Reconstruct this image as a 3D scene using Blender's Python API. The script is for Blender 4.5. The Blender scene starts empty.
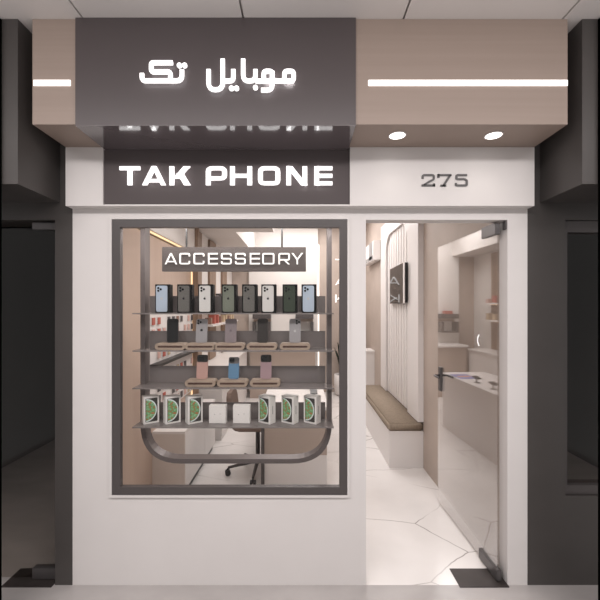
import bpy, bmesh, math, random
from mathutils import Vector, Matrix
random.seed(7)
PI = math.pi
S = bpy.context.scene
COL = S.collection

# ------------------------------------------------------------------ camera, world, lights, exposure
cam_d = bpy.data.cameras.new('camera')
cam = bpy.data.objects.new('camera', cam_d); COL.objects.link(cam)
cam.location = (0, -2.2, 1.675); cam.rotation_euler = (PI/2, 0, 0)
cam_d.sensor_width = 36; cam_d.lens = 36*365.2/600; cam_d.shift_y = 7/600
cam_d.clip_start = .02
S.camera = cam
w = bpy.data.worlds.new('world'); S.world = w; w.use_nodes = True
bg = w.node_tree.nodes['Background']
bg.inputs[0].default_value = (1.0, .965, .955, 1); bg.inputs[1].default_value = .58
S.view_settings.view_transform = 'Standard'; S.view_settings.look = 'None'
S.view_settings.exposure = 0.0; S.view_settings.gamma = 1; S.view_settings.use_curve_mapping = False

def area_light(name, loc, rot, sx, sy, power, col=(1, .95, .9)):
    d = bpy.data.lights.new(name, 'AREA'); d.shape = 'RECTANGLE'; d.size = sx; d.size_y = sy
    d.energy = power; d.color = col
    o = bpy.data.objects.new(name, d); o.location = loc; o.rotation_euler = rot; COL.objects.link(o)
    return o
area_light('corridor_lamp', (0, -2.1, 3.13), (math.radians(0), 0, 0), 5, .5, 108, (1, .965, .96))
area_light('corridor_ceiling_fill', (0, -1.75, 2.72), (PI, 0, 0), 4.5, .2, 36, (1, .965, .955))  # unseen fill light, added to lift the corridor ceiling
area_light('window_display_fill', (-.42, .052, 2.192), (math.radians(14), 0, 0), 1.25, .03, 8, (1, .965, .94))  # added behind the window head, unseen, to brighten the shelf goods
area_light('shop_front_lamp', (-.15, 1.05, 2.66), (0, 0, 0), 1.3, .7, 18, (1, .97, .96))
area_light('shop_middle_lamp', (.45, 2.75, 3.29), (0, 0, 0), 1.0, .7, 25, (1, .97, .96))
area_light('shop_rear_lamp', (.1, 4.1, 3.29), (0, 0, 0), 1.6, .7, 43, (1, .97, .96))

# ------------------------------------------------------------------ materials
def mat(name, col, rough=.5, metal=0, spec=.5, emit=None, es=0, coat=0):
    m = bpy.data.materials.new(name); m.use_nodes = True
    b = m.node_tree.nodes['Principled BSDF']
    b.inputs['Base Color'].default_value = (*col, 1); b.inputs['Roughness'].default_value = rough
    b.inputs['Metallic'].default_value = metal; b.inputs['Specular IOR Level'].default_value = spec
    b.inputs['Coat Weight'].default_value = coat
    if emit: b.inputs['Emission Color'].default_value = (*emit, 1); b.inputs['Emission Strength'].default_value = es
    return m
def nd(m, t, **kw):
    n = m.node_tree.nodes.new(t)
    for k, v in kw.items(): setattr(n, k, v)
    return n
def noisy(m, c1, c2, scale=(4, 4, 4), detail=4, rough_var=None):
    nt = m.node_tree; b = nt.nodes['Principled BSDF']
    tc = nd(m, 'ShaderNodeTexCoord'); mp = nd(m, 'ShaderNodeMapping'); mp.inputs['Scale'].default_value = scale
    nz = nd(m, 'ShaderNodeTexNoise'); nz.inputs['Detail'].default_value = detail; nz.inputs['Scale'].default_value = 1
    cr = nd(m, 'ShaderNodeValToRGB')
    cr.color_ramp.elements[0].position = .3; cr.color_ramp.elements[1].position = .7
    cr.color_ramp.elements[0].color = (*c1, 1); cr.color_ramp.elements[1].color = (*c2, 1)
    nt.links.new(tc.outputs['Object'], mp.inputs[0]); nt.links.new(mp.outputs[0], nz.inputs['Vector'])
    nt.links.new(nz.outputs['Fac'], cr.inputs[0]); nt.links.new(cr.outputs[0], b.inputs['Base Color'])
    return m
def glass(name, tint, base, k, rough=0.0, gcol=(1, 1, 1)):
    m = bpy.data.materials.new(name); m.use_nodes = True; nt = m.node_tree
    for n in list(nt.nodes): nt.nodes.remove(n)
    out = nd(m, 'ShaderNodeOutputMaterial'); mix = nd(m, 'ShaderNodeMixShader')
    tr = nd(m, 'ShaderNodeBsdfTransparent'); tr.inputs[0].default_value = (*tint, 1)
    gl = nd(m, 'ShaderNodeBsdfGlossy'); gl.inputs['Roughness'].default_value = rough; gl.inputs[0].default_value = (*gcol, 1)
    fr = nd(m, 'ShaderNodeLayerWeight'); fr.inputs[0].default_value = .5; pw = nd(m, 'ShaderNodeMath', operation='POWER'); pw.inputs[1].default_value = 3
    ma = nd(m, 'ShaderNodeMath', operation='MULTIPLY_ADD'); ma.inputs[1].default_value = k; ma.inputs[2].default_value = base
    ma.use_clamp = True
    nt.links.new(fr.outputs['Facing'], pw.inputs[0]); nt.links.new(pw.outputs[0], ma.inputs[0]); nt.links.new(ma.outputs[0], mix.inputs[0])
    nt.links.new(tr.outputs[0], mix.inputs[1]); nt.links.new(gl.outputs[0], mix.inputs[2]); nt.links.new(mix.outputs[0], out.inputs[0])
    return m

M = {}
M['white_wall'] = noisy(mat('white_plaster', (.7, .66, .64), .55), (.69, .655, .64), (.715, .68, .665), (3, 3, 3))
M['white'] = mat('white_lacquer', (.75, .71, .69), .35)
M['white_soft'] = noisy(mat('white_interior_plaster', (.72, .68, .65), .6), (.70, .66, .63), (.74, .70, .67), (2, 2, 2))
M['charcoal'] = mat('charcoal_panel', (.083, .068, .07), .36, spec=.5)
M['underside'] = mat('charcoal_mirror_soffit', (.12, .1, .105), .09, spec=1.0, coat=.6)
M['charcoal_sign'] = mat('charcoal_sign_panel', (.088, .072, .073), .6, spec=.3)
M['frame'] = mat('dark_bronze_frame', (.075, .065, .064), .42)
M['dark_wall'] = noisy(mat('dark_plaster', (.06, .054, .052), .42), (.062, .055, .052), (.071, .063, .06), (3, 3, 3))
M['black'] = mat('black_void_paint', (.0015, .0015, .0015), .8, spec=0)
M['wood_fascia'] = noisy(mat('beige_wood_cladding', (.36, .27, .22), .5), (.335, .262, .222), (.36, .282, .24), (.6, .6, 40), 3)
M['beige'] = noisy(mat('beige_panel', (.5, .38, .31), .5), (.475, .355, .285), (.515, .39, .315), (14, 14, .7), 3)
M['beige_wall'] = noisy(mat('beige_plaster', (.45, .36, .3), .6), (.40, .33, .285), (.46, .38, .33), (3, 3, 3), 5)
M['wood_dark'] = noisy(mat('brown_wood_slat', (.26, .17, .11), .5), (.2, .13, .085), (.3, .2, .14), (30, 30, 1.5), 4)
M['taupe'] = noisy(mat('taupe_front', (.42, .34, .29), .35), (.41, .33, .28), (.44, .355, .30), (1, 1, 6), 3)
M['pale_taupe'] = mat('pale_taupe_lacquer', (.66, .59, .54), .35)
M['led'] = mat('white_led', (1, 1, 1), .5, emit=(1, .97, .95), es=2.2)
M['led_letter'] = mat('white_lit_letter', (.9, .9, .9), .5, emit=(1, .98, .97), es=1.05)
M['led_soft'] = mat('white_interior_letter', (.85, .85, .85), .5, emit=(1, .97, .95), es=.7)
M['led_back'] = mat('letter_back_light', (.9, .9, .9), .5, emit=(1, .97, .97), es=2.2)
M['led_warm'] = mat('warm_led', (1, .8, .5), .5, emit=(1, .72, .42), es=1.0)
M['led_down'] = mat('downlight_lens', (1, 1, 1), .5, emit=(1, .96, .9), es=4)
M['led_white_in'] = mat('white_cove_led', (1, 1, 1), .5, emit=(1, .95, .88), es=1.3)
M['sign_dark'] = mat('dark_sign_face', (.075, .062, .058), .4)
M['letter_white'] = mat('glowing_white_letter', (.85, .83, .8), .5, emit=(1, .98, .95), es=.35)  # white paint brightened by a faint glow in the emission
M['number'] = mat('dark_metal_number', (.05, .045, .045), .35, metal=.3)
M['metal'] = mat('dark_brushed_metal', (.13, .12, .12), .35, metal=.6)
M['plate'] = noisy(mat('dark_floor_plate', (.045, .036, .034), .45, metal=.3), (.042, .034, .032), (.055, .045, .042), (10, 10, 10))
M['tray'] = noisy(mat('tan_wood_tray', (.38, .3, .23), .5), (.34, .265, .205), (.41, .32, .25), (20, 60, 60), 3)
M['slot'] = mat('dark_slot', (.07, .035, .026), .7)
M['cushion'] = noisy(mat('taupe_cushion', (.28, .22, .165), .85), (.25, .195, .145), (.31, .245, .185), (60, 60, 60), 3)
M['black_plastic'] = mat('black_plastic', (.012, .011, .011), .4)
M['black_card'] = mat('black_card', (.005, .0045, .0045), .6, spec=.2)
M['grey_plastic'] = mat('grey_plastic', (.3, .29, .29), .4)
M['leaf'] = noisy(mat('dark_leaf', (.03, .05, .025), .5), (.02, .03, .018), (.05, .075, .035), (20, 20, 20))
M['soil'] = noisy(mat('soil', (.05, .035, .025), .9), (.03, .02, .015), (.07, .05, .035), (40, 40, 40))
M['lens'] = mat('camera_lens_glass', (.006, .006, .007), .1)
M['emblem_dark'] = mat('dark_emblem', (.04, .04, .045), .2, metal=.4)
M['emblem_light'] = mat('light_emblem', (.75, .75, .76), .2, metal=.3)
M['glass_window'] = glass('window_glass', (.97, .965, .96), .008, .3)
M['glass_door'] = glass('door_glass', (.89, .885, .88), 0.03, 1.7, .0, (.95, .945, .945))
M['glass_dark'] = glass('neighbour_glass', (.88, .86, .84), .014, .35)
M['tv'] = mat('screen_glass', (.022, .019, .018), .02, spec=.09)
M['chair'] = mat('dark_chair_metal', (.06, .05, .048), .4)
M['chair_pad'] = mat('brown_chair_pad', (.17, .115, .09), .7)

def phone_col(n, c, r=.3): 
    M[n] = mat(n, c, r, metal=.15); return M[n]
phone_col('sierra_blue', (.42, .5, .6)); phone_col('graphite', (.14, .135, .125)); phone_col('silver', (.68, .67, .65))
phone_col('reflection_pale_green', (.18, .2, .16)); phone_col('deep_green', (.04, .055, .037)); phone_col('steel_grey', (.33, .32, .33))  # the paler green takes a reflection's fade into its base colour
phone_col('space_black', (.035, .03, .028)); phone_col('mauve_grey', (.25, .21, .22)); phone_col('blush', (.5, .31, .27))
phone_col('blue', (.12, .24, .38)); phone_col('mauve', (.36, .25, .27)); phone_col('smoke_grey', (.16, .15, .15))

def floor_marble():
    m = mat('white_marble_tile', (.78, .745, .72), .16, spec=.5); nt = m.node_tree; b = nt.nodes['Principled BSDF']
    tc = nd(m, 'ShaderNodeTexCoord'); nz = nd(m, 'ShaderNodeTexNoise'); nz.inputs['Scale'].default_value = 1.6; nz.inputs['Detail'].default_value = 5
    mx = nd(m, 'ShaderNodeMix', data_type='VECTOR'); mx.inputs[0].default_value = .13
    vo = nd(m, 'ShaderNodeTexVoronoi', feature='DISTANCE_TO_EDGE'); vo.inputs['Scale'].default_value = 1.25
    mp = nd(m, 'ShaderNodeMapping'); mp.inputs['Scale'].default_value = (.75, 1.5, 1); mp.inputs['Rotation'].default_value = (0, 0, .35); mp.inputs['Location'].default_value = (.3, .45, 0)
    cr = nd(m, 'ShaderNodeValToRGB'); cr.color_ramp.elements[0].position = .0; cr.color_ramp.elements[0].color = (.26, .23, .22, 1)
    cr.color_ramp.elements[1].position = .0055; cr.color_ramp.elements[1].color = (1, 1, 1, 1)
    n2 = nd(m, 'ShaderNodeTexNoise'); n2.inputs['Scale'].default_value = 1.3; n2.inputs['Detail'].default_value = 2
    c2 = nd(m, 'ShaderNodeValToRGB'); c2.color_ramp.elements[0].position = .40; c2.color_ramp.elements[1].position = .55
    c3 = nd(m, 'ShaderNodeValToRGB'); c3.color_ramp.elements[0].color = (.70, .665, .645, 1); c3.color_ramp.elements[1].color = (.8, .765, .745, 1)
    c3.color_ramp.elements[0].position = .3; c3.color_ramp.elements[1].position = .65
    mm = nd(m, 'ShaderNodeMix', data_type='RGBA', blend_type='MULTIPLY')
    L = nt.links.new
    L(tc.outputs['Object'], mp.inputs[0]); L(tc.outputs['Object'], nz.inputs['Vector'])
    L(mp.outputs[0], mx.inputs[4]); L(nz.outputs['Color'], mx.inputs[5]); L(mx.outputs[1], vo.inputs['Vector'])
    L(vo.outputs['Distance'], cr.inputs[0]); L(tc.outputs['Object'], n2.inputs['Vector']); L(n2.outputs['Fac'], c2.inputs[0])
    L(nz.outputs['Fac'], c3.inputs[0])
    L(c2.outputs[0], mm.inputs[0]); L(c3.outputs[0], mm.inputs[6]); L(cr.outputs[0], mm.inputs[7]); L(mm.outputs[2], b.inputs['Base Color'])
    return m
M['marble'] = floor_marble()
M['corridor_floor'] = noisy(mat('grey_stone_floor', (.33, .3, .29), .22, spec=.5), (.37, .345, .335), (.44, .41, .4), (2.5, 5, 1), 6)
M['corridor_ceiling'] = mat('white_ceiling_panel', (.72, .68, .66), .6)

# ------------------------------------------------------------------ mesh helpers
def box(bm, x0, x1, y0, y1, z0, z1):
    v = [bm.verts.new(p) for p in ((x0,y0,z0),(x1,y0,z0),(x1,y1,z0),(x0,y1,z0),(x0,y0,z1),(x1,y0,z1),(x1,y1,z1),(x0,y1,z1))]
    for f in ((0,3,2,1),(4,5,6,7),(0,1,5,4),(1,2,6,5),(2,3,7,6),(3,0,4,7)): bm.faces.new([v[i] for i in f])
    return v
def prism(bm, pts, fn, d0, d1):
    """pts: 2D outline (ccw); fn(u, v, d) -> 3D; solid between depths d0 and d1"""
    a = [bm.verts.new(fn(u, v, d0)) for u, v in pts]; b = [bm.verts.new(fn(u, v, d1)) for u, v in pts]
    n = len(pts)
    bm.faces.new(a[::-1]); bm.faces.new(b)
    for i in range(n): bm.faces.new((a[i], a[(i+1) % n], b[(i+1) % n], b[i]))
XZ = lambda u, v, d: (u, d, v)
XY = lambda u, v, d: (u, v, d)
YZ = lambda u, v, d: (d, u, v)
def rrect(x0, x1, y0, y1, r, n=5):
    p = []
    for cx, cy, a in ((x1-r, y0+r, -90), (x1-r, y1-r, 0), (x0+r, y1-r, 90), (x0+r, y0+r, 180)):
        for i in range(n+1):
            t = math.radians(a + 90*i/n); p.append((cx + r*math.cos(t), cy + r*math.sin(t)))
    return p
def circle(cx, cy, r, n=20): return [(cx + r*math.cos(2*PI*i/n), cy + r*math.sin(2*PI*i/n)) for i in range(n)]
def tube(bm, pts, r, n=10, r1=None):
    pts = [Vector(p) for p in pts]; rings = []
    for i, p in enumerate(pts):
        t = (pts[min(i+1, len(pts)-1)] - pts[max(i-1, 0)]).normalized()
        up = Vector((0, 0, 1)) if abs(t.z) < .9 else Vector((1, 0, 0))
        a = t.cross(up).normalized(); b = t.cross(a)
        rr = r if r1 is None else r + (r1-r)*i/(len(pts)-1)
        rings.append([bm.verts.new(p + a*rr*math.cos(2*PI*k/n) + b*rr*math.sin(2*PI*k/n)) for k in range(n)])
    for q, s in zip(rings, rings[1:]):
        for k in range(n): bm.faces.new((q[k], q[(k+1) % n], s[(k+1) % n], s[k]))
    bm.faces.new(rings[0][::-1]); bm.faces.new(rings[-1])
def lathe(bm, prof, cx, cy, n=24):
    rings = [[bm.verts.new((cx + r*math.cos(2*PI*k/n), cy + r*math.sin(2*PI*k/n), z)) for k in range(n)] for r, z in prof]
    for q, s in zip(rings, rings[1:]):
        for k in range(n): bm.faces.new((q[k], q[(k+1) % n], s[(k+1) % n], s[k]))
    bm.faces.new(rings[0][::-1]); bm.faces.new(rings[-1])
def bevel(bm, r, seg=2):
    bmesh.ops.bevel(bm, geom=list(bm.edges), offset=r, segments=seg, affect='EDGES', clamp_overlap=True)
def obj(name, bm, m, parent=None, smooth=False):
    bmesh.ops.recalc_face_normals(bm, faces=bm.faces)
    me = bpy.data.meshes.new(name); bm.to_mesh(me); bm.free()
    me.materials.append(M[m] if isinstance(m, str) else m)
    if smooth:
        for p in me.polygons: p.use_smooth = True
    o = bpy.data.objects.new(name, me); COL.objects.link(o)
    if parent: o.parent = parent
    return o
def tag(o, label=None, cat=None, group=None, kind=None):
    if label: o['label'] = label
    if cat: o['category'] = cat
    if group: o['group'] = group
    if kind: o['kind'] = kind
    return o
def thing(name, label, cat, loc=(0, 0, 0), rz=0, group=None):
    o = bpy.data.objects.new(name, None); o.empty_display_size = .05; COL.objects.link(o)
    o.location = loc; o.rotation_euler = (0, 0, rz)
    return tag(o, label, cat, group)
def boxes(name, bl, m, parent=None, bv=0):
    bm = bmesh.new()
    for b in bl: box(bm, *b)
    if bv: bevel(bm, bv, 2)
    return obj(name, bm, m, parent)
def struct(name, bl, m, parent=None, bv=0):
    o = boxes(name, bl, m, parent, bv)
    if parent is None: o['kind'] = 'structure'
    return o
def copy_tree(o, parent=None):
    c = o.copy(); COL.objects.link(c)
    if parent: c.parent = parent
    for ch in list(o.children): copy_tree(ch, c)
    return c

# strokes -> lettering
def rc(pts, r, closed=False, n=3):
    out = []; N = len(pts)
    for i, p in enumerate(pts):
        if not closed and i in (0, N-1): out.append(p); continue
        a, b = Vector(pts[i-1]), Vector(pts[(i+1) % N]); p = Vector(p)
        u, v = (a-p), (b-p); k = min(r, u.length*.5, v.length*.5); u = u.normalized()*k; v = v.normalized()*k
        for j in range(n+1):
            t = j/n; q = p + u*(1-t)**2 + v*t**2; out.append((q.x, q.y))
    res = []
    for q in out:
        if not res or math.dist(q, res[-1]) > 1e-5: res.append(q)
    if closed and math.dist(res[0], res[-1]) < 1e-5: res.pop()
    return res
def stroke(bm, pts, t, fn, d0, d1, closed=False):
    P = [Vector(p) for p in pts]; N = len(P); Lf = []; Rt = []
    for i in range(N):
        d_in = (P[i]-P[i-1]).normalized() if (closed or i > 0) else None
        d_out = (P[(i+1) % N]-P[i]).normalized() if (closed or i < N-1) else None
        d_in = d_in or d_out; d_out = d_out or d_in
        n1 = Vector((-d_in.y, d_in.x)); n2 = Vector((-d_out.y, d_out.x)); m_ = (n1+n2)
        m_ = m_.normalized() if m_.length > 1e-6 else n1
        k = (t/2)/max(.35, m_.dot(n1))
        Lf.append(P[i]+m_*k); Rt.append(P[i]-m_*k)
    A = [[bm.verts.new(fn(q.x, q.y, d)) for q in row] for d in (d0, d1) for row in (Lf, Rt)]
    l0, r0, l1, r1 = A
    for i in range(N if closed else N-1):
        j = (i+1) % N
        bm.faces.new((l0[i], l0[j], r0[j], r0[i])); bm.faces.new((l1[i], r1[i], r1[j], l1[j]))
        bm.faces.new((l0[i], l1[i], l1[j], l0[j])); bm.faces.new((r0[i], r0[j], r1[j], r1[i]))
    if not closed:
        bm.faces.new((l0[0], r0[0], r1[0], l1[0])); bm.faces.new((l0[-1], l1[-1], r1[-1], r0[-1]))
def glyph(bm, ch, W, H, t, fn, d0, d1):
    """one squarish wide capital, lower left at (0,0)"""
    h = t/2; r = t*.9
    def st(p, closed=False, rr=0): stroke(bm, rc(p, rr, closed) if rr else p, t, fn, d0, d1, closed)
    def par(x0, x1, y0, y1, tw): prism(bm, [(x0, y0), (x0+tw, y0), (x1+tw, y1), (x1, y1)], fn, d0, d1)
    if ch == 'T': st([(0, H-h), (W, H-h)]); st([(W/2, H-h), (W/2, 0)])
    elif ch == 'A':
        tw = t*1.05; par(0, W/2-tw/2, 0, H, tw); par(W-tw, W/2-tw/2, 0, H, tw); stroke(bm, [(W*.2, H*.24), (W*.8, H*.24)], t*.85, fn, d0, d1)
    elif ch == 'K':
        tw = t*1.4; st([(h, 0), (h, H)]); par(t*.75, W-tw-t*.1, H*.36, H, tw); par(W-tw, t*1.6, 0, H*.62, tw)
    elif ch == 'P': st([(h, 0), (h, H-h), (W-h, H-h), (W-h, H*.36), (h, H*.36)], rr=r)
    elif ch == 'R':
        st([(h, 0), (h, H-h), (W-h, H-h), (W-h, H*.4), (h, H*.4)], rr=r); tw = t*1.35; par(W-tw, W*.42, 0, H*.4, tw)
    elif ch == 'H': st([(h, 0), (h, H)]); st([(W-h, 0), (W-h, H)]); st([(h, H/2), (W-h, H/2)])
    elif ch == 'O': st([(h, h), (W-h, h), (W-h, H-h), (h, H-h)], True, r)
    elif ch == 'N': st([(h, 0), (h, H)]); st([(W-h, 0), (W-h, H)]); tw = t*1.3; par(W-tw, 0, 0, H, tw)
    elif ch == 'E': st([(h, 0), (h, H)]); [st([(h, y), (W, y)]) for y in (h, H/2, H-h)]
    elif ch == 'C': st([(W-h, H*.3), (W-h, h), (h, h), (h, H-h), (W-h, H-h), (W-h, H*.7)], rr=r)
    elif ch == 'S': st([(h, H*.27), (h, h), (W-h, h), (W-h, H/2), (h, H/2), (h, H-h), (W-h, H-h), (W-h, H*.73)], rr=r)
    elif ch == 'Y':
        tw = t*1.25; par(W/2-tw/2, 0, H*.42, H, tw); par(W/2-tw/2, W-tw, H*.42, H, tw); st([(W/2, 0), (W/2, H*.45)])
    elif ch == '2': st([(h, H*.64), (h, H-h), (W-h, H-h), (W-h, H*.55), (W*.62, H*.42), (W*.2, h*1.6), (W*.2, h)], rr=r); st([(0, h), (W, h)]); st([(W-h*.8, 0), (W-h*.8, t*1.5)])
    elif ch == '7': st([(h*.8, H*.7), (h*.8, H)]); st([(0, H-h), (W, H-h)]); par(W*.3, W-t*1.2, 0, H-h, t*1.2); st([(W*.2, h*.8), (W*.62, h*.8)])
    elif ch == '5': st([(W*.94, H-h), (W*.13, H-h), (W*.13, H*.58), (W*.7, H*.6), (W-h, H*.5), (W-h, h), (h, h), (h, H*.27)], rr=r*.7)
def place_letter(ch, x0, x1, z0, z1, t, m, parent, d0, d1, name='letter', vs=.78):
    bm = bmesh.new(); f = lambda u, v, d: (x0+u, d, z0+v*vs)
    glyph(bm, ch, x1-x0, (z1-z0)/vs, t, f, d0, d1)
    o = obj(name, bm, m, parent)
    if m == 'led_letter':
        bm = bmesh.new(); glyph(bm, ch, x1-x0-.006, (z1-z0-.006)/vs, t-.008, lambda u, v, d: (x0+.003+u, d, z0+.003+v*vs), d1+.0002, d1+.003)
        obj('back_light', bm, 'led_back', o)
    return o
F = 365.2
def wx(px, y): return (px-300)*(y+2.2)/F
def wz(py, y): return 1.675+(307-py)*(y+2.2)/F

# ------------------------------------------------------------------ structure: corridor
struct('floor_corridor', [(-3.2, 3.2, -6, 0, -.1, 0)], 'corridor_floor')
seams = [-3.2+.0] + [-2.74, -1.93, -1.11, -.29, .53, 1.345, 2.16, 2.97] + [3.2]
cl = []
for a, b in zip(seams, seams[1:]):
    cl.append((a+.005, b-.005, -6, 0, 3.15, 3.17))
cl.append((-3.2, 3.2, -6, 0, 3.178, 3.2))
struct('ceiling_corridor', cl, 'corridor_ceiling')
# shop front wall with window and door openings
struct('wall_front', [(-1.37, -1.127, 0, .09, 0, 3.42), (-1.127, .283, 0, .09, 0, .548), (-1.127, .283, 0, .09, 2.2, 3.42),
                      (.283, .397, 0, .09, 0, 3.42), (.397, 1.25, 0, .09, 2.2, 3.42), (1.25, 1.37, 0, .09, 0, 3.42)], 'white_wall')
struct('trim_1', [(-1.37, -1.152, -.066, 0, 2.266, 2.609), (.292, 1.37, -.066, 0, 2.266, 2.609), (-1.152, .292, -.064, 0, 2.266, 2.275)], 'white_wall')
struct('trim_2', [(-1.143, -1.128, -.014, 0, .533, 2.215), (.284, .297, -.014, 0, .533, 2.215), (-1.128, .284, -.014, 0, .533, .547), (-1.128, .284, -.014, 0, 2.201, 2.215)], 'white_wall')
# neighbouring shops
struct('wall_neighbour_left', [(-1.476, -1.371, 0, .3, 0, 3.15), (-3.2, -1.476, 0, .2, 2.2, 3.15), (-3.2, -2.45, 0, .2, 0, 2.2),
                               (-3.2, -3.1, .2, 3, 0, 3.15), (-3.2, -1.476, 3, 3.1, 0, 3.15), (-1.476, -1.40, .3, 3, 0, 3.15), (-3.2, -1.4, .2, 3.1, 3.15, 3.25)], 'dark_wall')
struct('wall_neighbour_right', [(1.371, 1.6, 0, .2, 0, 3.15), (1.6, 3.2, 0, .2, 2.2, 3.15), (1.6, 3.2, 0, .2, 0, .535), (2.7, 3.2, 0, .2, .535, 2.2),
                                (3.1, 3.2, .2, 3, 0, 3.15), (1.4, 3.2, 3, 3.1, 0, 3.15), (1.4, 1.476, .2, 3, 0, 3.15), (1.4, 3.2, .2, 3.1, 3.15, 3.25)], 'dark_wall')
struct('floor_neighbours', [(-3.2, -1.4, 0, 3.1, -.1, 0), (1.4, 3.2, 0, 3.1, -.1, 0)], 'corridor_floor')
struct('beam_neighbour_left', [(-3.2, -1.445, -.33, 0, 2.305, 3.15)], 'dark_wall')
struct('beam_neighbour_right', [(1.445, 3.2, -.33, 0, 2.305, 3.15)], 'dark_wall')
struct('pillar_left', [(-1.75, -1.526, -.352, -.332, 0, 3.145)], 'black')
struct('pillar_right', [(1.524, 1.75, -.352, -.332, 0, 3.145)], 'black')
# ------------------------------------------------------------------ structure: shop interior
struct('floor_shop', [(-1.37, 1.37, 0, 5.1, -.1, 0)], 'marble')
struct('wall_left', [(-1.45, -1.343, .09, 5.1, 0, 3.42)], 'white_soft')
struct('wall_right', [(1.283, 1.37, .09, 5.1, 0, 3.42)], 'beige_wall')
struct('wall_back', [(-1.343, 1.283, 5.0, 5.1, 0, 3.42)], 'beige_wall')
struct('ceiling_shop', [(-1.343, -.35, .09, 2.7, 2.68, 3.4), (-.35, 1.283, .09, 1.55, 2.68, 3.4), (-1.343, -.86, 2.7, 5, 2.68, 3.4),
                        (-.86, 1.283, 2.7, 5, 3.32, 3.4), (-.35, 1.283, 1.55, 2.7, 3.32, 3.4)], 'white_soft')
struct('trim_3', [(-1.0, .35, 4.94, 5.0, 0, 3.32)], 'white_soft')               # white panel on the back wall
struct('wall_panel_left', [(-1.343, -1.283, .09, 2.1, 0, 2.29)], 'beige')
struct('trim_4', [(-1.343, -1.24, .09, 2.1, 2.32, 2.68)], 'white_soft')        # bulkhead above the beige panel
struct('trim_5', [(-1.343, -1.2, 2.1, 2.15, 0, 2.68)], 'wood_dark')             # fin that ends the beige panel
ln = tag(boxes('cove_light', [(-1.278, -1.266, .1, 2.09, 2.306, 2.318)], 'led_warm'), 'warm light line under the white bulkhead above the beige side panel', 'light')
ln = tag(boxes('fin_light', [(-1.28, -1.265, 2.09, 2.099, .62, 2.28)], 'led_warm'), 'upright warm light line where the beige panel meets the brown fin', 'light')
ln = tag(boxes('panel_light', [(.352, .375, 4.975, 4.998, .1, 2.9)], 'led_white_in'), 'upright pale light line at the edge of the white back wall panel', 'light')

# ------------------------------------------------------------------ window
wn = struct('window_1', [(-1.126, -1.078, -.012, .022, .549, 2.199), (.238, .282, -.012, .022, .549, 2.199), (-1.078, .238, -.012, .022, .549, .595), (-1.078, .238, -.012, .022, 2.153, 2.199)], 'frame')
boxes('pane', [(-1.079, .239, .002, .008, .594, 2.154)], 'glass_window', wn)
# neighbour window
wn = struct('window_2', [(1.602, 1.625, .02, .1, .537, 2.198), (2.66, 2.698, .02, .1, .537, 2.198), (1.625, 2.66, .02, .1, .537, .59), (1.625, 2.66, .02, .1, 2.13, 2.198)], 'frame')
boxes('pane', [(1.624, 2.661, .05, .056, .589, 2.131)], 'glass_dark', wn)
# neighbour glass door
dn = struct('door_2', [(-2.44, -1.482, .05, .06, .012, 2.16)], 'glass_dark')
boxes('top_fitting', [(-1.64, -1.478, .035, .075, 2.15, 2.192)], 'metal', dn, .002)
boxes('bottom_fitting', [(-1.64, -1.478, .035, .075, .008, .075)], 'metal', dn, .002)
tag(boxes('floor_plate', [(-1.785, -1.485, -.02, .133, .0, .006)], 'plate'), 'dark floor spring plate under the dark glass door of the neighbouring shop', 'floor plate')

# ------------------------------------------------------------------ glass door, open inwards
dr = bpy.data.objects.new('door_1', None); COL.objects.link(dr); dr.location = (1.209, .03, 0); dr.rotation_euler = (0, 0, math.radians(91.5)); dr['kind'] = 'structure'
boxes('glass_leaf', [(0, .9, -.005, .005, .015, 2.185)], 'glass_door', dr)
boxes('top_fitting', [(.004, .165, -.016, .016, 2.12, 2.192)], 'metal', dr, .002)
boxes('bottom_fitting', [(-.012, .2, -.016, .016, .01, .075)], 'metal', dr, .002)
hd = boxes('handle_plate', [(.82, .87, -.014, .014, .97, 1.17)], 'metal', dr, .002)
bm = bmesh.new()
for s in (1, -1): tube(bm, [(.845, s*.014, 1.1), (.845, s*.05, 1.1), (.835, s*.06, 1.1), (.74, s*.062, 1.1)], .009)
obj('lever', bm, 'metal', hd, True)
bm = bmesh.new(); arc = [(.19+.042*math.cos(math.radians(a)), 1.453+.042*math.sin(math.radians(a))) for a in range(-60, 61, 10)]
stroke(bm, arc, .008, lambda u, v, d: (u, d, v), .0055, .007); obj('crescent_reflection', bm, 'led_soft', dr)  # glowing arc on the leaf imitates a lit ring's reflection
# hardware on the jamb and floor
tag(boxes('jamb_bracket', [(1.238, 1.2495, .005, .035, 2.145, 2.196)], 'frame', None, .002), 'small dark metal bracket at the top corner of the shop doorway', 'bracket')
tag(boxes('floor_plate', [(.955, 1.25, -.02, .133, .0, .005)], 'plate'), 'dark floor spring plate under the open glass door', 'floor plate')

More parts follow.
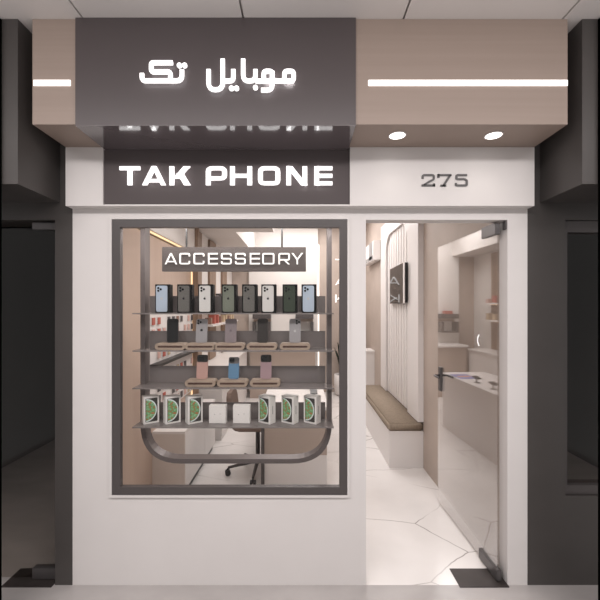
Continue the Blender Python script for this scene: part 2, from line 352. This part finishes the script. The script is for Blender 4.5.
# ------------------------------------------------------------------ fascia and signs
fz = 2.61
fa = thing('sign_fascia', 'beige wood clad fascia box with white light lines over the shop front', 'fascia', (0, -.2, fz))
fa.location = (0, 0, 0)
for a, b in ((-1.37, -1.145), (.285, 1.37)): boxes('cladding', [(a, b, -.33, -.001, fz, 3.149)], 'wood_fascia', fa)
boxes('light_strip', [(-1.362, -1.175, -.334, -.329, 2.8075, 2.835)], 'led', fa)
boxes('light_strip', [(.35, 1.368, -.334, -.329, 2.8075, 2.835)], 'led', fa)
for x, lab in ((.529, 'round lit downlight in the wood soffit beside the dark sign box'), (1.052, 'round lit downlight in the wood soffit near the outer end above the door')):
    d = thing('downlight', lab, 'downlight', (x, -.215, fz), 0, 'downlights in the fascia soffit')
    bm = bmesh.new(); prism(bm, circle(0, 0, .041, 28), XY, -.003, -.0005); obj('lens', bm, 'led_down', d)
    bm = bmesh.new(); stroke(bm, circle(0, 0, .0445, 28), .006, XY, -.005, -.0003, True); obj('rim', bm, 'white', d)
    l = bpy.data.lights.new('downlight_lamp', 'SPOT'); l.energy = .9; l.spot_size = math.radians(110); l.spot_blend = .8; l.shadow_soft_size = .035; l.color = (1, .93, .85)
    lo = bpy.data.objects.new('downlight_lamp', l); lo.location = (x, -.215, fz-.02); COL.objects.link(lo)

sg = thing('fascia_sign', 'glossy charcoal sign box with lit Persian lettering on the fascia', 'sign', (0, 0, 0))
bm = bmesh.new(); prism(bm, [(-.34, 2.6), (-.001, 2.6), (-.001, 3.149), (-.34, 3.149)], YZ, -1.1445, .2845); obj('sign_box', bm, 'charcoal', sg)
bm = bmesh.new(); prism(bm, [(-.34, 2.598), (-.002, 2.598), (-.002, 2.5998), (-.34, 2.5998)], YZ, -1.1445, .2845); obj('underside', bm, 'underside', sg)
yf = -.364                                     # front of the letters
SF = (yf+2.2)/F
def pz(cx, cy, ox, oy, s): return ((ox+cx/s-300)*SF, 1.675+(307-(oy+cy/s))*SF)
def persian(name, strokes, dots, ox, oy, s, t):
    bm = bmesh.new()
    for pts, r, closed in strokes:
        P = [pz(a, b, ox, oy, s) for a, b in pts]
        stroke(bm, rc(P, r, closed, 4) if r else P, t, XZ, yf, -.356, closed)
    for a, b, rr in dots:
        x, z = pz(a, b, ox, oy, s); prism(bm, circle(x, z, rr, 18), XZ, yf, -.356)
    o = obj(name, bm, 'led_letter', sg)
    bm = bmesh.new()
    for pts, r, closed in strokes:
        P = [pz(a, b, ox, oy, s) for a, b in pts]
        stroke(bm, rc(P, r, closed, 4) if r else P, t-.008, XZ, -.3558, -.353, closed)
    obj('back_light', bm, 'led_back', o)
    return o
k = 6.667; T = .0215
persian('word', [([(283, 82), (140, 82), (140, 143), (268, 143), (268, 203)], .012, False),
                 ([(78, 152), (78, 203), (345, 203), (345, 128)], .035, False)],
        [(328, 100, .0128), (363, 100, .0128)], 130, 50, k, T)
k = 5.4545
persian('word', [([(46, 103), (46, 215), (123, 215), (123, 46)], .075, False),
                 ([(123, 167), (181, 167), (181, 103)], .02, False),
                 ([(235, 46), (235, 167), (302, 167), (302, 103)], .03, False),
                 ([(347, 113), (394, 113), (394, 167), (347, 167)], .016, True),
                 ([(394, 113), (394, 217), (333, 217)], .028, False),
                 ([(302, 167), (397, 167)], 0, False), ([(394, 167), (512, 167)], 0, False),
                 ([(460, 113), (511, 113), (511, 167), (460, 167)], .016, True)],
        [(171, 207, .0128), (199, 207, .0128), (302, 203, .0125)], 200, 50, k, T)
# halo behind the lettering comes from the letters themselves standing off the panel

ss = thing('storefront_sign', 'charcoal sign panel with lit white TAK PHONE letters above the window', 'sign', (0, 0, 0))
boxes('panel', [(-1.1515, .2915, -.054, -.001, 2.276, 2.597)], 'charcoal_sign', ss)
yl = -.08
for ch, a, b in (('T', 119.3, 140), ('A', 142, 165.8), ('K', 169.3, 190.6), ('P', 205.8, 226.8), ('H', 230, 252), ('O', 258, 280.2), ('N', 286.3, 307.2), ('E', 314.3, 332.4)):
    place_letter(ch, wx(a, yl), wx(b, yl), wz(185, yl), wz(166.2, yl), .0275, 'led_letter', ss, yl, -.072)

nb = thing('address_number', 'dark metal number 275 on the white header above the door', 'number', (0, 0, 0))
yl = -.071
for ch, a, b in (('2', 421.8, 435), ('7', 437.8, 451.6), ('5', 455, 468)):
    place_letter(ch, wx(a, yl), wx(b, yl), wz(186.2, yl), wz(174, yl), .0122, 'number', nb, yl, -.0662, 'digit', .9)

# ------------------------------------------------------------------ display unit in the window
cx = -.42
du = thing('display_unit', 'grey metal display frame with smoked shelves hanging behind the window', 'display shelf', (cx, .25, 0))
du.location = (0, 0, 0)
bm = bmesh.new()
zb = .661
stroke(bm, rc([(cx-.614, 2.679), (cx-.614, zb), (cx+.614, zb), (cx+.614, 2.679)], .25, False, 10), .03, XZ, .2, .28)
obj('hanging_frame', bm, mat('grey_metal_frame', (.15, .13, .128), .4, metal=.3), du)
shelf_z = (1.637, 1.402, 1.167, .922)
m_shelf = mat('grey_gloss_shelf', (.2, .18, .175), .18)
m_lip = mat('smoked_acrylic_lip', (.21, .185, .18), .22); m_lip.node_tree.nodes['Principled BSDF'].inputs['Alpha'].default_value = .86
for z in shelf_z:
    sh = boxes('shelf', [(cx-.632, cx+.632, .09, .262, z-.008, z)], m_shelf, du)
    boxes('back_lip', [(cx-.59, cx+.59, .257, .262, z+.0005, z+.112)], m_lip, sh)
hs = thing('hanging_sign', 'dark ACCESSEORY sign on two thin rods in the shop window', 'sign', (0, 0, 0))
ys = .10
boxes('panel', [(wx(162, ys), wx(306, ys), ys, ys+.03, wz(271.3, ys), wz(247, ys))], 'sign_dark', hs)
for px in (186.5, 282):
    bm = bmesh.new(); tube(bm, [(wx(px, ys+.015), ys+.015, wz(247.5, ys)), (wx(px, ys+.015), ys+.015, 2.679)], .006); obj('rod', bm, 'black_plastic', hs)
spans = [(164.7, 177), (179.3, 190), (193.5, 204.3), (208, 217.7), (221, 231.5), (235, 245.6), (249.8, 259.8), (262.3, 274.3), (278.5, 289.8), (291.5, 303)]
yl = ys-.004
for ch, (a, b) in zip('ACCESSEORY', spans):
    place_letter(ch, wx(a, yl), wx(b, yl), wz(264.3, yl), wz(253, yl), .009, 'letter_white', hs, yl, ys-.0003, 'letter', .95)

# ------------------------------------------------------------------ phones, cartons, trays
def emblem(parent, x, z, y, s, m, fn=None):
    """a bitten fruit with a leaf"""
    bm = bmesh.new(); out = []
    n = 28
    for i in range(n):
        a = 2*PI*i/n; r = 1 + .06*math.cos(2*a)
        p = Vector((r*math.cos(a), r*math.sin(a)*1.02))
        if abs(a-PI/2) < .3: p.y -= .14*(1-abs(a-PI/2)/.3)
        if abs(a-1.5*PI) < .3: p.y += .1*(1-abs(a-1.5*PI)/.3)
        c = Vector((1.15, .12)); dd = p-c
        if dd.length < .5: p = c + Vector((-1, dd.y)).normalized()*.5
        out.append((x+s*p.x, z+s*p.y))
    prism(bm, out, XZ, y-.0006, y)
    prism(bm, [(x+s*.02, z+s*1.1), (x+s*.35, z+s*1.25), (x+s*.42, z+s*1.7), (x+s*.1, z+s*1.5)], XZ, y-.0006, y)
    return obj('emblem', bm, m, parent)
def lenses(parent, w_, z1, y, s=1.0, frame=True):
    x0 = -w_/2
    if frame:
        bm = bmesh.new(); prism(bm, rrect(x0+.005, x0+.037*s+.002, z1-.039*s, z1-.005, .008), XZ, y-.0012, y); fr = obj('camera_bump', bm, parent.data.materials[0], parent)
    for a, b in ((.0135, .0135), (.0135, .0305), (.0285, .022)):
        bm = bmesh.new(); prism(bm, circle(x0+a*s+.0015, z1-b*s-.001, .0068*s, 14), XZ, y-.0032, y-.0008); obj('camera_lens', bm, 'lens', parent)
def boxed_phone(px, py0, py1, color, label, dark_emblem=True, yaw=0):
    z = shelf_z[0]+.0003; y = .17
    d = thing('boxed_phone', label, 'phone', (wx(px, y), y, z), yaw, 'boxed phones on the top shelf')
    W, H = .097, wz(284.3, y)-z
    bm = bmesh.new(); box(bm, -W/2, W/2, 0, .055, 0, H); bevel(bm, .002, 1); obj('box', bm, 'black_card', d)
    w_ = .073
    bm = bmesh.new(); prism(bm, rrect(-w_/2, w_/2, .007, H-.009, .011), XZ, -.004, 0); ph = obj('phone_back', bm, color, d); ph.location.x = -.004
    lenses(ph, w_, H-.009, -.004, 1.05)
    emblem(ph, 0, H*.5, -.004, .0075, 'emblem_dark' if dark_emblem else 'emblem_light')
    return d
row = [(162.5, 'sierra_blue', 'pale blue phone in a black box at the window frame end of the top shelf', 0),
       (184.5, 'graphite', 'graphite grey phone in a black box between the pale blue and white ones', 1),
       (205.5, 'silver', 'white phone in a black box between graphite and paled green ones', 1),
       (229, 'reflection_pale_green', 'green phone, paled in colour as if by reflection, in a black box, middle of the top shelf', 1),
       (249.5, 'graphite', 'graphite grey phone in a black box just after the paled green one', 1),
       (268.7, 'silver', 'white phone in a black box beside the deep green one', 1),
       (290, 'deep_green', 'deep green phone in a black box on the top shelf', 1),
       (309, 'sierra_blue', 'pale blue phone in a black box beside the deep green one, under the letter Y', 0)]
for px, c, lab, de in row: boxed_phone(px, 0, 0, M[c], lab, de)

def tray(px, z, label, w_=.194):
    y = .165
    d = thing('phone_tray', label, 'tray', (wx(px, .125), y, z), 0, 'wooden phone trays')
    bm = bmesh.new(); prism(bm, rrect(-w_/2, w_/2, .0003, .0423, .0195, 6), XZ, -.04, .035); obj('body', bm, 'tray', d)
    bm = bmesh.new(); prism(bm, rrect(-w_/2+.018, w_/2-.018, .0145, .0265, .0058, 4), XZ, -.0415, -.038); obj('front_slot', bm, 'slot', d)
    return d
def leaned_phone(px, z, h, c, label, style, w_=.074, rz=0):
    y = .165; d = thing('smartphone', label, 'phone', (wx(px, y), y, z+.0428), rz, 'phones standing on wooden trays')
    d.rotation_euler = (math.radians(-8), 0, rz)
    bm = bmesh.new(); prism(bm, rrect(-w_/2, w_/2, 0, h, .012), XZ, 0, .008); bevel(bm, .0012, 1); b = obj('body', bm, M[c], d)
    if style == 'triple': lenses(b, w_, h, 0, .95); emblem(b, 0, h*.52, 0, .0085, 'emblem_dark' if c == 'steel_grey' else 'emblem_light')
    elif style == 'triple_right':
        lenses(b, w_, h, 0, .95, False)
        for ch in b.children: ch.location.x += w_-.04
        emblem(b, 0, h*.48, 0, .0075, 'emblem_light')
    elif style == 'plain': emblem(b, 0, h*.5, 0, .0085, 'mauve_emblem')
    elif style == 'screen':
        bm = bmesh.new(); prism(bm, rrect(-w_/2+.003, w_/2-.003, .003, h-.003, .01), XZ, -.0006, 0); obj('screen', bm, 'lens', b)
    elif style == 'band':
        bm = bmesh.new(); prism(bm, rrect(-w_/2+.001, w_/2-.001, h*.69, h-.001, .011), XZ, -.0015, .0); bb = obj('camera_band', bm, 'smoke_grey' if c == 'blue' else 'space_black', b)
        bm = bmesh.new(); prism(bm, rrect(-w_/2+.006, 0.004, h*.74, h-.008, .006), XZ, -.003, -.0012); obj('camera_lens', bm, 'lens', bb)
    return d
M['mauve_emblem'] = mat('mauve_emblem', (.17, .14, .15), .3, metal=.3)
z = shelf_z[1]
tr = [(170, 'tan wooden tray under the black phone, second shelf, beside the display frame'), (200, 'tan wooden tray under the silver phone with a dark emblem, second shelf'),
      (229.3, 'tan wooden tray under the mauve-grey phone, second shelf'), (261.8, 'tan wooden tray under the brown-black phone, second shelf'),
      (295, 'tan wooden tray under the grey phone with lenses at its right corner, second shelf')]
for px, lab in tr: tray(px, z, lab)
leaned_phone(172.5, z, .155, 'space_black', 'black phone with its screen turned to the window on a wooden tray', 'screen', .072, math.radians(12))
leaned_phone(201.2, z, .155, 'steel_grey', 'silver grey phone with three camera lenses and a dark emblem on a wooden tray', 'triple')
leaned_phone(230.5, z, .155, 'mauve_grey', 'dull mauve-grey phone on the middle wooden tray of the second shelf', 'plain')
leaned_phone(262.5, z, .155, 'space_black', 'plain brown-black phone on a wooden tray under the white boxed phone', 'none', .068)
leaned_phone(295, z, .155, 'steel_grey', 'grey phone with lenses at its right corner and a light emblem on a wooden tray', 'triple_right')
z = shelf_z[2]
for px, lab in ((200, 'tan wooden tray under the pink phone, third shelf'), (232.2, 'tan wooden tray under the blue phone, third shelf'), (265, 'tan wooden tray under the mauve pink phone, third shelf')): tray(px, z, lab)
leaned_phone(201.8, z, .155, 'blush', 'blush pink phone with a dark camera band on the third shelf', 'band', .072)
leaned_phone(233.5, z, .14, 'blue', 'blue phone with a grey camera band on the third shelf', 'band', .068)
leaned_phone(265.8, z, .155, 'mauve', 'mauve pink phone with a dark camera band, last on the third shelf', 'band', .072)

def planet_mat():
    m = mat('green_mottled_print', (.2, .4, .2), .35); nt = m.node_tree; b = nt.nodes['Principled BSDF']
    tc = nd(m, 'ShaderNodeTexCoord'); n = nd(m, 'ShaderNodeTexNoise'); n.inputs['Scale'].default_value = 75; n.inputs['Detail'].default_value = 4
    c = nd(m, 'ShaderNodeValToRGB'); e = c.color_ramp.elements
    e[0].position = .36; e[0].color = (.5, .13, .06, 1); e[1].position = .72; e[1].color = (.42, .6, .36, 1)
    q = e.new(.45); q.color = (.12, .28, .1, 1); q = e.new(.56); q.color = (.2, .42, .22, 1)
    nt.links.new(tc.outputs['Object'], n.inputs['Vector']); nt.links.new(n.outputs['Fac'], c.inputs[0]); nt.links.new(c.outputs[0], b.inputs['Base Color'])
    return m
M['planet'] = planet_mat(); M['planet_rim'] = mat('pale_rim_print', (.7, .78, .78), .35); M['print_dark'] = mat('dark_print', (.045, .04, .037), .3)
M['carton'] = mat('white_card', (.78, .76, .74), .4)
def carton(px, rz, label, left):
    z = shelf_z[3]; y = .185; W, D, H = .096, .06, .176
    d = thing('phone_carton', label, 'box', (wx(px, y), y, z+.0003), rz, 'white phone cartons')
    bm = bmesh.new(); box(bm, -W/2, W/2, -D/2, D/2, 0, H); bevel(bm, .0015, 1); obj('carton', bm, 'carton', d)
    x0, x1, z0, z1 = -W/2+.011, W/2-.011, .012, H-.012; f = -D/2
    bm = bmesh.new(); prism(bm, rrect(x0, x1, z0, z1, .006), XZ, f-.0006, f); pr = obj('cover_picture', bm, 'print_dark', d)
    def disc(R, c0, dx):
        pts = []
        for i in range(25):
            a = -PI/2 + PI*i/24; pts.append((min(x1-.002, x0+.004+dx+R*.9*math.cos(a)), max(z0+.003, min(z1-.003, (z0+z1)/2+R*math.sin(a)))))
        return pts
    bm = bmesh.new(); prism(bm, disc(.073, 0, 0), XZ, f-.0009, f-.0006); obj('pale_rim', bm, 'planet_rim', pr)
    bm = bmesh.new(); prism(bm, disc(.0655, 0, 0), XZ, f-.0012, f-.0009); obj('green_disc', bm, 'planet', pr)
    bm = bmesh.new(); box(bm, W/2, W/2+.0004, -.004, .002, .06, .115); obj('side_mark', bm, 'grey_plastic', d)
    return d
carton(150.5, math.radians(34), 'white carton with a green disc picture, at the frame end of the bottom shelf', 1)
carton(172, math.radians(34), 'white carton with a green disc picture, second from the frame end beside the white wall', 1)
carton(194, math.radians(34), 'white carton with a green disc picture, just before the two small square boxes', 1)
carton(267, math.radians(-34), 'white carton with a green disc picture, just after the two small square boxes', 0)
carton(290, math.radians(-34), 'white carton with a green disc picture, middle of the three nearest the door', 0)
carton(312.3, math.radians(-34), 'white carton with a green disc picture, last on the bottom shelf on the door side', 0)
for px, lab in ((217.3, 'small square white box with two dots, beside the green disc carton under the pink phone'), (241.3, 'small square white box with two dots, second of the pair, under the blue phone')):
    y = .16; d = thing('earbud_carton', lab, 'box', (wx(px, y), y, shelf_z[3]+.0003), math.radians(-3), 'small square white boxes')
    bm = bmesh.new(); box(bm, -.055, .055, 0, .04, 0, .117); bevel(bm, .0015, 1); obj('carton', bm, 'carton', d)
    for sx in (-1, 1):
        bm = bmesh.new(); prism(bm, circle(sx*.018, .06+.002*sx, .0028, 10), XZ, -.0005, 0); obj('printed_earbud', bm, 'grey_plastic', d)

# ------------------------------------------------------------------ interior, left side
pn = tag(boxes('accessory_board', [(-1.2825, -1.262, .86, 2.085, .7, 1.73)], 'white'), 'white slotted accessory board mounted on the beige side wall', 'board')
M['red'] = mat('red_pack', (.42, .1, .07), .5); M['pink'] = mat('pink_pack', (.6, .38, .33), .5); M['dark_pack'] = mat('dark_pack', (.06, .05, .05), .5)
M['brown_pack'] = mat('brown_pack', (.25, .14, .1), .5); M['tan_pack'] = mat('tan_pack', (.5, .38, .25), .5)
pcs = {}
names = {'red': 'small red', 'pink': 'small pink', 'dark_pack': 'small black', 'brown_pack': 'small brown', 'tan_pack': 'small tan'}
rows_z = [1.655, 1.555, 1.455, 1.355, 1.255, 1.06, .96, .86, .76]
for zi, z in enumerate(rows_z):
    for yi in range(10):
        if random.random() < .12: continue
        c = random.choice(['red', 'dark_pack', 'dark_pack', 'pink', 'brown_pack', 'tan_pack', 'red', 'pink'])
        y = .92 + yi*.123
        if c not in pcs:
            d = thing('accessory_pack', names[c]+' accessory pack hanging on the white side board', 'pack', (0, 0, 0), 0, names[c]+' packs on the side board')
            boxes('card', [(-.0065, -.0005, -.03, .03, -.03, .035)], 'white', d); boxes('case', [(-.0005, .008, -.027, .027, -.034, .028)], c, d)
            pcs[c] = d
        else: d = copy_tree(pcs[c])
        d.location = (-1.2545, y, z)
tag(boxes('ledge_shelf', [(-1.2615, -1.19, .87, 2.08, 1.165, 1.19)], 'black_plastic'), 'black narrow ledge running across the white accessory board', 'shelf')
cab = thing('low_cabinet', 'low white cabinet under the accessory board along the side wall', 'cabinet', (-1.14, 1.5, 0)); cab.location = (0, 0, 0)
boxes('body', [(-1.282, -1.012, .985, 2.095, .075, .57)], 'white', cab)
boxes('toe_kick', [(-1.282, -1.03, 1.0, 2.095, .0005, .075)], 'black_plastic', cab)
boxes('worktop', [(-1.282, -.998, .97, 2.097, .57, .592)], 'white', cab)
boxes('side_panel', [(-1.282, -1.0, .97, .985, .0005, .57)], 'pale_taupe', cab)
boxes('door', [(-1.012, -1.0, .988, 1.638, .08, .565)], 'white', cab); boxes('door', [(-1.012, -1.0, 1.644, 2.093, .08, .565)], 'white', cab)
# rear left counter with shelves and wood strips
cab = thing('rear_counter', 'white counter along the side wall behind the low cabinet', 'counter', (0, 0, 0))
boxes('body', [(-1.342, -.975, 2.37, 4.5, .06, .87)], 'white', cab); boxes('toe_kick', [(-1.342, -.985, 2.38, 4.5, .0005, .06)], 'white', cab)
boxes('worktop', [(-1.342, -.955, 2.35, 4.52, .87, .9)], 'white', cab)
for y0, y1, lab in ((2.35, 2.68, 'brown wood strip on the white side wall next to the brown fin'), (3.12, 3.5, 'brown wood strip in the middle of the white side wall'), (3.98, 4.35, 'brown wood strip on the white side wall nearest the back wall')):
    tag(boxes('wall_strip', [(-1.3425, -1.31, y0, y1, .905, 2.66)], 'wood_dark'), lab, 'wall panel', 'brown wall strips')
for zz, lab in ((1.42, 'white lit wall shelf with small goods above the rear counter, lower of two'), (1.72, 'white lit wall shelf with small goods above the rear counter, upper of two')):
    t = thing('wall_shelf', lab, 'shelf', (0, 0, 0), 0, 'white wall shelves')
    boxes('board', [(-1.309, -1.12, 2.5, 4.4, zz, zz+.025)], 'white', t); boxes('light_strip', [(-1.3, -1.28, 2.55, 4.35, zz-.008, zz-.0003)], 'led_warm', t)
    for i in range(9):
        c = random.choice(['dark_pack', 'tan_pack', 'pink', 'white', 'brown_pack', 'red'])
        y = 2.6 + i*.2; hh = .07+.06*random.random()
        nm = {'white': 'white'}.get(c, names.get(c, '').replace('small ', ''))
        g = ('upper' if zz > 1.5 else 'lower')
        tag(boxes('goods_box', [(-1.25, -1.17, y, y+.08, zz+.0253, zz+.025+hh)], c), f'small {nm} goods box on the {g} wall shelf above the rear counter', 'box', f'{nm} goods boxes on the {g} wall shelf')

# ------------------------------------------------------------------ desk, chair
dk = thing('service_desk', 'taupe service desk with a white top in the middle of the shop', 'desk', (0, 0, 0))
boxes('front_panel', [(-.33, .25, 1.19, 1.22, .3, .72)], 'taupe', dk); boxes('plinth', [(-.33, .24, 1.2, 1.23, .0005, .3)], 'white', dk)
boxes('end_leg', [(-.36, -.33, 1.18, 1.26, .0005, .72)], 'frame', dk); boxes('side_panel', [(.235, .25, 1.2205, 2.9, .0005, .72)], 'white', dk)
boxes('rear_panel', [(-.35, .235, 2.88, 2.9, .0005, .72)], 'taupe', dk)
boxes('worktop', [(-.365, .262, 1.175, 2.92, .72, .75)], 'white', dk)
t = thing('desk_mat', 'blue and orange printed mat on the service desk', 'mat', (.1, 2.6, .7502))
boxes('mat', [(-.12, .12, -.16, .16, 0, .003)], mat('blue_mat', (.2, .2, .42), .5), t); boxes('orange_print', [(-.08, .08, -.03, .03, .003, .0036)], mat('orange_print', (.7, .3, .12), .5), t)
proto = None
for i, (y, lab) in enumerate(((1.5, 'small phone on a slanted display foot at the near end of the desk'), (1.85, 'small phone on a slanted display foot, second from the near end of the desk'), (2.2, 'small phone on a slanted display foot beside the desk mat'))):
    if proto is None:
        proto = d = thing('display_phone', lab, 'phone', (.15, y, .7502), 0, 'phones on display feet on the desk')
        bm = bmesh.new(); prism(bm, circle(0, 0, .035, 16), XY, 0, .008); tube(bm, [(0, 0, .008), (0, .01, .06)], .008); obj('foot', bm, 'grey_plastic', d)
        bm = bmesh.new(); bx_ = [(-.04, .055), (.04, .035), (.04, .044), (-.04, .064)]
        prism(bm, [(-.04, .05), (.05, .07), (.05, .078), (-.04, .058)], YZ, -.036, .036); obj('handset', bm, 'black_plastic', d)
    else: d = copy_tree(proto)
    d.location = (.14, y, .7502); d['label'] = lab
ch = thing('office_chair', 'brown office chair with a dark five-star base beside the service desk', 'chair', (-.43, 1.52, 0), 0)
bm = bmesh.new(); tube(bm, [(0, 0, .09), (0, 0, .49)], .022); obj('column', bm, 'chair', ch)
for i in range(5):
    a = math.radians(-92-72*i); e = Vector((math.cos(a)*.3, math.sin(a)*.3, 0))
    bm = bmesh.new(); tube(bm, [(e.x*.02, e.y*.02, .115), (e.x, e.y, .075)], .021, 8, .013); lg = obj('leg', bm, 'chair', ch)
    bm = bmesh.new(); s = e.normalized().cross(Vector((0, 0, 1)))*.016
    for q in (-1, 1): tube(bm, [(e.x+s.x*q*.4, e.y+s.y*q*.4, .0275), (e.x+s.x*q*1.6, e.y+s.y*q*1.6, .0275)], .0272, 14)
    tube(bm, [(e.x, e.y, .03), (e.x, e.y, .07)], .008); obj('caster', bm, 'black_plastic', lg)
bm = bmesh.new(); prism(bm, rrect(-.23, .23, -.23, .23, .08), XY, .48, .54); bevel(bm, .018, 2); obj('seat', bm, 'chair_pad', ch)
bm = bmesh.new(); prism(bm, rrect(-.2, .2, .56, .83, .08), lambda u, v, d: (d-.12*(v-.5), u, v), -.25, -.21); bevel(bm, .012, 2); obj('backrest', bm, 'chair_pad', ch)
bm = bmesh.new(); tube(bm, [(0, 0, .465), (-.2, 0, .465), (-.262, 0, .5), (-.28, 0, .65)], .015); obj('back_support', bm, 'chair', ch)

# ------------------------------------------------------------------ interior, back wall
for px, lab in ((261.5, 'dark framed wall box with a red item on top on the white back wall'), (304.5, 'dark framed wall box nearer the upright light on the white back wall')):
    yb = 4.74; x = wx(px, yb); sc = (yb+2.2)/F
    t = thing('wall_box', lab, 'wall shelf', (x, yb, wz(333, yb)), 0, 'dark framed boxes on the back wall')
    hw, hh = 9*sc, 19*sc
    boxes('top_cap', [(-hw, hw, 0, .198, hh-.09, hh)], 'frame', t)
    boxes('side', [(-hw, -hw+.05, 0, .198, 0, .21)], 'frame', t); boxes('side', [(hw-.05, hw, 0, .198, 0, .21)], 'frame', t)
    boxes('inner_shelf', [(-hw+.05, hw-.05, .0, .198, 0, .03)], 'frame', t); boxes('back', [(-hw, hw, .18, .199, .21, hh-.09)], 'taupe', t)
tag(boxes('red_item', [(wx(258, 4.75), wx(266, 4.75), 4.78, 4.9, wz(314, 4.74)+.0003, wz(314, 4.74)+.06)], 'red'), 'small red item on top of a dark framed wall box', 'ornament')
rcn = thing('back_counter', 'white counter with a dark underside against the back wall', 'counter', (0, 0, 0))
boxes('worktop', [(-.94, .3, 4.45, 4.938, .93, .965)], 'white', rcn); boxes('body', [(-.92, .28, 4.5, 4.938, .0005, .93)], 'taupe', rcn)
ws = thing('wall_letters', 'pale TAK letters one above another on the beige back wall', 'sign', (0, 0, 0))
yw = 4.985
for chh, py0, py1 in (('T', 259, 267), ('A', 277, 285), ('K', 294.5, 302.5)):
    place_letter(chh, wx(335.3, yw), wx(346.5, yw), wz(py1, yw), wz(py0, yw), .026, 'led_soft', ws, yw, 4.9995)
pp = thing('potted_plant', 'dark leaved plant in a round white pot by the beige back wall', 'plant', (wx(343, 4.7), 4.74, 0))
bm = bmesh.new(); lathe(bm, [(.1, .0005), (.15, .05), (.17, .2), (.16, .4), (.145, .4), (.14, .36)], 0, 0); obj('pot', bm, 'white', pp, True)
bm = bmesh.new(); lathe(bm, [(.139, .35), (.139, .37)], 0, 0); obj('soil', bm, 'soil', pp)
for i in range(9):
    a = 2*PI*i/9 + .3*(i % 2); hgt = .55+.25*random.random(); bend = .1+.07*random.random()
    bm = bmesh.new(); prev = None; N = 7
    for j in range(N+1):
        u = j/N; rr = .03 + bend*u**2; wd = .045*math.sin(PI*min(.97, u*.85+.12))
        c = Vector((rr*math.cos(a), rr*math.sin(a), .37+hgt*u*(1-.15*u))); s = Vector((-math.sin(a), math.cos(a), 0))*wd
        cur = (bm.verts.new(c-s), bm.verts.new(c+s+Vector((0, 0, 0))))
        if prev: bm.faces.new((prev[0], prev[1], cur[1], cur[0]))
        prev = cur
    bmesh.ops.solidify(bm, geom=list(bm.faces), thickness=.004)
    obj('leaf', bm, 'leaf', pp)

# ------------------------------------------------------------------ interior, right side
bn = thing('wall_bench', 'white bench with a taupe cushion along the beige wall', 'bench', (0, 0, 0))
boxes('base', [(.93, 1.282, 1.595, 3.42, .0005, .385)], 'white', bn)
bm = bmesh.new(); box(bm, .914, 1.28, 1.58, 3.44, .3855, .475); bevel(bm, .02, 3); obj('cushion', bm, 'cushion', bn, True)
ar = thing('arched_panel', 'white arched wall frame with slatted backing above the bench', 'wall panel', (0, 0, 0))
y0, y1, ya, yb = 1.59, 3.34, 1.97, 3.02
bm = bmesh.new()
# frame with an arched hole: outer rectangle strip sections
zt = 2.68; rr = .26
hole = [(ya, .48)] + [(ya+rr-rr*math.cos(PI/2*i/12), zt-rr+rr*math.sin(PI/2*i/12)) for i in range(13)] + [(yb-rr+rr*math.sin(PI/2*i/12), zt-rr+rr*math.cos(PI/2*i/12)) for i in range(13)] + [(yb, .48)]
outer = [(y0, .48)] + [(y0 + (y1-y0)*i/25, 2.88) for i in range(26)] + [(y1, .48)]
vs = [[bm.verts.new((x, p[0], p[1])) for p in pl] for x in (1.225, 1.2825) for pl in (hole, outer)]
h0, o0, h1, o1 = vs
for i in range(len(hole)-1):
    for q in ((h0[i], h0[i+1], o0[i+1], o0[i]), (h1[i], o1[i], o1[i+1], h1[i+1]), (h0[i], h1[i], h1[i+1], h0[i+1]), (o0[i], o0[i+1], o1[i+1], o1[i])):
        try: bm.faces.new(q)
        except ValueError: pass
bm.faces.new((h0[0], o0[0], o1[0], h1[0])); bm.faces.new((h0[-1], h1[-1], o1[-1], o0[-1]))
obj('frame', bm, 'white', ar)
for i in range(9):
    yy = ya + .012 + i*(yb-ya)/9
    bm = bmesh.new(); box(bm, 1.252, 1.2825, yy, yy+.088, .48, 2.8); bevel(bm, .004, 1); obj('slat', bm, 'white', ar)
tag(boxes('bench_light', [(1.24, 1.2825, 3.345, 3.362, .5, 2.8)], 'led_white_in'), 'upright light line along the far side of the arched frame', 'light')
tv = thing('wall_screen', 'dark glossy screen mirroring the letters A and K above the bench', 'screen', (1.205, 2.34, 1.95), math.radians(-2.6))
boxes('display', [(-.004, 0, -.35, .41, -.23, .235)], 'tv', tv); boxes('edge', [(-.007, -.0005, -.412, -.35, -.232, .237)], 'white', tv)  # white strip puts a slat's reflection on the screen front
boxes('casing', [(0.0002, .03, -.41, .41, -.225, .23)], 'black_plastic', tv); boxes('wall_mount', [(.03, .044, -.12, .12, -.1, .1)], 'black_plastic', tv)
ac = thing('air_conditioner', 'white wall air conditioner high on the beige wall beyond the arch', 'air conditioner', (0, 0, 0))
bm = bmesh.new(); prism(bm, [(3.6, 2.42), (4.5, 2.42), (4.5, 2.74), (3.6, 2.74)], YZ, 1.165, 1.2825)
bevel(bm, .012, 2); obj('body', bm, 'white', ac)
boxes('vent_slot', [(1.161, 1.166, 3.63, 4.47, 2.44, 2.5)], 'grey_plastic', ac); boxes('display_strip', [(1.161, 1.166, 3.7, 3.95, 2.45, 2.73)], 'grey_plastic', ac)
cb = thing('side_cabinet', 'white cabinet against the beige wall beyond the bench', 'cabinet', (0, 0, 0))
boxes('body', [(.98, 1.2825, 4.08, 4.45, .0005, .9)], 'white', cb); boxes('top', [(.97, 1.2825, 4.06, 4.46, .9, .925)], 'white', cb)
